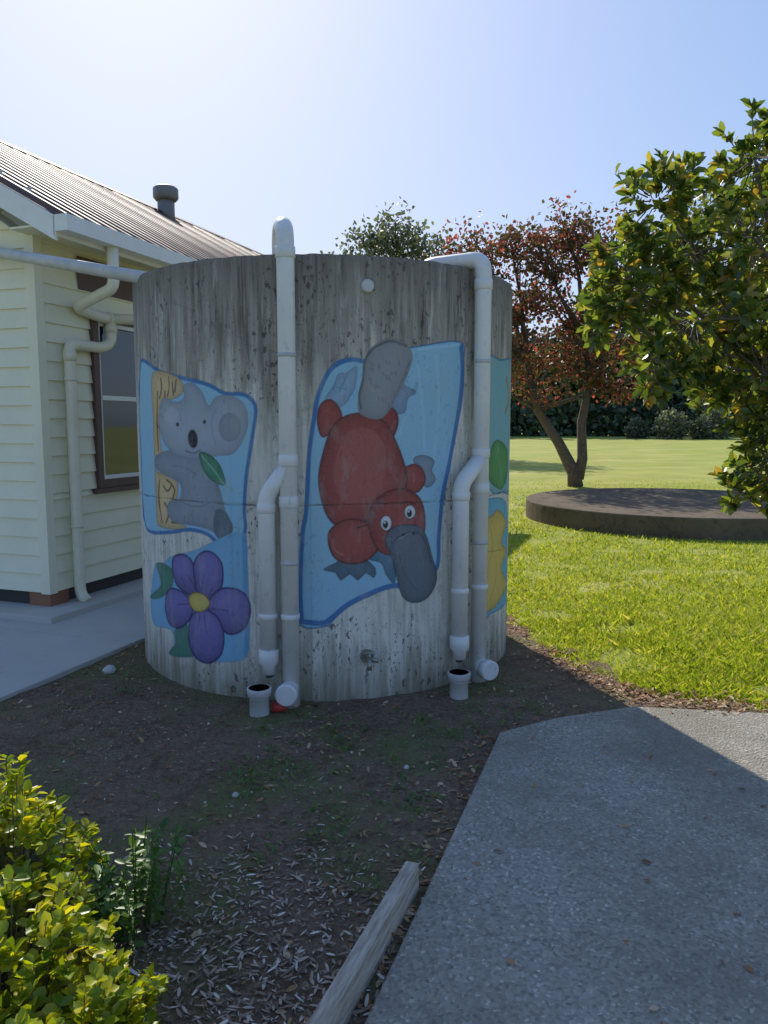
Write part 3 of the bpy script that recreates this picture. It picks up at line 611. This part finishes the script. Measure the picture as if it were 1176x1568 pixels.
# foreground shrubs
sh=empty('yellow_green_shrub'); S=[];S2=[]; tb=MB()
for (cx_,cy_,h,r) in ((-1.12,2.12,.52,.28),(-.98,1.74,.42,.32),(-.72,1.64,.29,.22),(-1.3,1.75,.54,.3),(-1.0,1.4,.4,.3),(-.72,1.42,.30,.2)):
    for i in range(int(800*r)):
        a=random.uniform(0,2*math.pi); q=math.sqrt(random.random())*r
        zt=h*(1-.5*(q/r)**2)*random.choice([random.uniform(.35,.9),random.uniform(.8,1.12)])
        p=np.array([cx_+q*math.cos(a),cy_+q*math.sin(a),zt])
        tb.tube([(cx_+(p[0]-cx_)*.75,cy_+(p[1]-cy_)*.75,zt*.35),tuple(p)],[.0025,.0015],4,caps=False)
        n=random.randint(8,12); pos=p[None]-np.array([[0,0,1]])*rng.uniform(0,.05,(n,1))
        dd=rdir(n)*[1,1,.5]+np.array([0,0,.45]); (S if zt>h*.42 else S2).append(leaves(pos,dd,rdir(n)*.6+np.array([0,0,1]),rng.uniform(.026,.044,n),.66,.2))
for (cx_,cy_,h,r) in ((-1.12,2.1,.5,.3),(-.98,1.72,.42,.3),(-.7,1.62,.26,.2)):
    for i in range(12):
        a=i*.52; tb.tube([(cx_,cy_,0),(cx_+r*.5*math.cos(a),cy_+r*.5*math.sin(a),h*.4)],[.007,.004],5,caps=False)
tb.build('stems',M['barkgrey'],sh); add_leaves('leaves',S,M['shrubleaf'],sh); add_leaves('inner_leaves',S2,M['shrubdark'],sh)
sh=empty('green_weed_plant'); S=[]; tb=MB()
for i in range(40):
    a=random.uniform(0,6.28); q=random.uniform(0,.17); p=np.array([-.77+q*math.cos(a),2.22+q*math.sin(a)*1.3,random.uniform(.10,.32)])
    tb.tube([(-.77+q*.5*math.cos(a),2.22+q*.5*math.sin(a),0),tuple(p)],[.003,.0015],4,caps=False)
    n=13; pos=p[None]-np.array([[0,0,1]])*rng.uniform(0,p[2]*.8,(n,1)); S.append(leaves(pos,rdir(n)*[1,1,.4]+np.array([0,0,.25]),rdir(n)*.4+np.array([0,0,1]),rng.uniform(.025,.05,n),.46))
tb.build('stems',M['weedleaf'],sh); add_leaves('leaves',S,M['weedleaf'],sh)
rt=empty('ground_weeds'); S=[]
spots=[(.05,3.05),(-.62,3.35),(.35,3.4),(.42,3.2),(.75,3.95),(.12,2.95),(-.9,3.1),(.5,3.55),(-.2,2.7),(.2,3.6),(.25,2.55),(-1.5,4.3)]+[(random.gauss(0,.45),random.uniform(2.4,4.0)) for _ in range(110)]
for i,(x,y) in enumerate(spots):
    n=28 if i<12 else 9; sp_=.07 if i<12 else .035
    if inside(x,y,[(.52,3.67),(4,4.2),(4.2,-3),(-1.72,-3)]): continue
    S.append(leaves(np.array([x,y,.012])+rng.normal(size=(n,3))*[sp_,sp_,.0],rdir(n)*[1,1,.3]+np.array([0,0,.6]),rdir(n)*.4+np.array([0,0,1]),rng.uniform(.012,.04,n),.32))
add_leaves('leaves',S,M['weedleaf'],rt)

# litter
def scatter(n,fx): 
    out=[]
    while len(out)<n:
        p=fx()
        if p is not None: out.append(p)
    return np.array(out)
def onpath(x,y): return inside(x,y,[(.575,3.67),(.9,3.86),(1.35,4.02),(2.05,3.92),(4,3.2),(4.2,-3),(-1.66,-3)])
def intank(x,y): return (x-TX)**2+(y-TY)**2<1.31**2
def f1():
    x=random.uniform(-2.2,1.6);y=random.uniform(.9,6.2)
    if intank(x,y) or not inside(x,y,edge) or (Vector((x,y))-C).dot(d2)>-1.2: return None
    if onpath(x,y): return (x,y,.038) if random.random()<.06 else None
    if random.random()>.15+1.2*max(0,noise.noise(Vector((x*1.5,y*1.5,1)))+.2): return None
    return (x,y,soilz(x,y)+.004)
def f2():
    i=random.choice([3,4,5,6,7,4,5]); a,b=edge[i],edge[i+1]; t_=random.random(); x=a[0]+(b[0]-a[0])*t_-abs(random.gauss(0,.13)); y=a[1]+(b[1]-a[1])*t_+random.gauss(-.05,.09)
    return (x,y,.03)
def f3(): 
    t_=random.uniform(0,1); x=.575-.68*t_-abs(random.gauss(0,.07)); y=3.67-2*t_
    return (x,y,soilz(x,y)+.004)
P=np.concatenate([scatter(1300,f1),scatter(1200,f2),scatter(260,f3)]); n=len(P)
rt=empty('leaf_litter')
add_leaves('dry_leaves',[leaves(P,rdir(n)*[1,1,.25],rdir(n)*.45+np.array([0,0,1]),rng.uniform(.013,.042,n),.42,.22,-.1)],M['litter'],rt)
def f4():
    x=random.gauss(-.40,.30);y=random.gauss(2.0,.34)
    if onpath(x,y) or y<1 : return None
    return (x,y,soilz(x,y)+random.uniform(.002,.012))
def f5():
    x=random.uniform(-2.0,1.0);y=random.uniform(1.5,4.4)
    if onpath(x,y) or intank(x,y): return None
    if random.random()>.2+max(0,noise.noise(Vector((x*2,y*2,9)))*2): return None
    return (x,y,soilz(x,y)+.004)
P=np.concatenate([scatter(2500,f4),scatter(3000,f5)]); n=len(P)
Ls=np.concatenate([rng.uniform(.008,.042,2500),rng.uniform(.006,.022,3000)])
add_leaves('wood_chips',[leaves(P,rdir(n)*[1,1,.18],rdir(n)*.3+np.array([0,0,1]),Ls,.24,.1)],M['chips'],rt)
mb=MB()
for (x,y,r) in [(-1.72,4.66,.045),(-.62,3.05,.016),(.1,3.3,.014)]+[(random.uniform(-1.6,.5),random.uniform(2.2,4.0),random.uniform(.004,.008)) for _ in range(22)]:
    if onpath(x,y): continue
    zz=soilz(x,y); mb.tube([(x,y,zz-.006),(x+r*.1,y,zz+r*.3),(x,y+r*.1,zz+r*.7),(x,y,zz+r*.9)],[r*.8,r,r*.7,r*.2],7)
mb.build('stones',M['slab'],rt,smooth=True)

def blades(n,ymin,ymax,hmin,hmax,wd,outset=0):
    u=rng.random(n*3); y=1/(1/ymin-u*(1/ymin-1/ymax)); x=rng.uniform(.05,.62,n*3)*y+rng.uniform(-.2,.3,n*3)
    keep=[]
    for i in range(len(x)):
        q=.05*math.sin(x[i]*17)+.05*math.sin(y[i]*23)+random.gauss(0,.05)
        if inside(x[i]+q,y[i]-q,edge): continue
        if noise.noise(Vector((x[i]*2.2,y[i]*2.2,4)))>.30 and random.random()<.75: continue
        if (x[i]-4.9)**2+(y[i]-12.7)**2<2.55**2: continue
        keep.append(i)
        if len(keep)>=n: break
    x,y=x[keep],y[keep]; n=len(x)
    pz=0.45+.9*np.array([noise.noise(Vector((a*1.3,b*1.3,5))) for a,b in zip(x,y)])
    h=rng.uniform(hmin,hmax,n)*(.7+.6*np.clip(pz,0,1)); s=np.clip(y/6,.8,2.4)
    a=rng.uniform(0,2*math.pi,n); w_=wd*s; dx,dy=np.cos(a)*w_,np.sin(a)*w_
    lx,ly=rng.normal(size=n)*h*.55,rng.normal(size=n)*h*.55
    V=np.stack([np.stack([x-dx,y-dy,0*x-.002],1),np.stack([x+dx,y+dy,0*x-.002],1),np.stack([x+dx*.7+lx*.4,y+dy*.7+ly*.4,h*.6],1),np.stack([x+lx,y+ly,h],1)],1).reshape(-1,3)
    return V,np.arange(n*4).reshape(-1,4)
rt=empty('lawn_grass')
add_leaves('grass_blades',[blades(70000,3.9,22,.016,.042,.0032),blades(9000,3.9,14,.025,.065,.006)],M['grass'],rt)
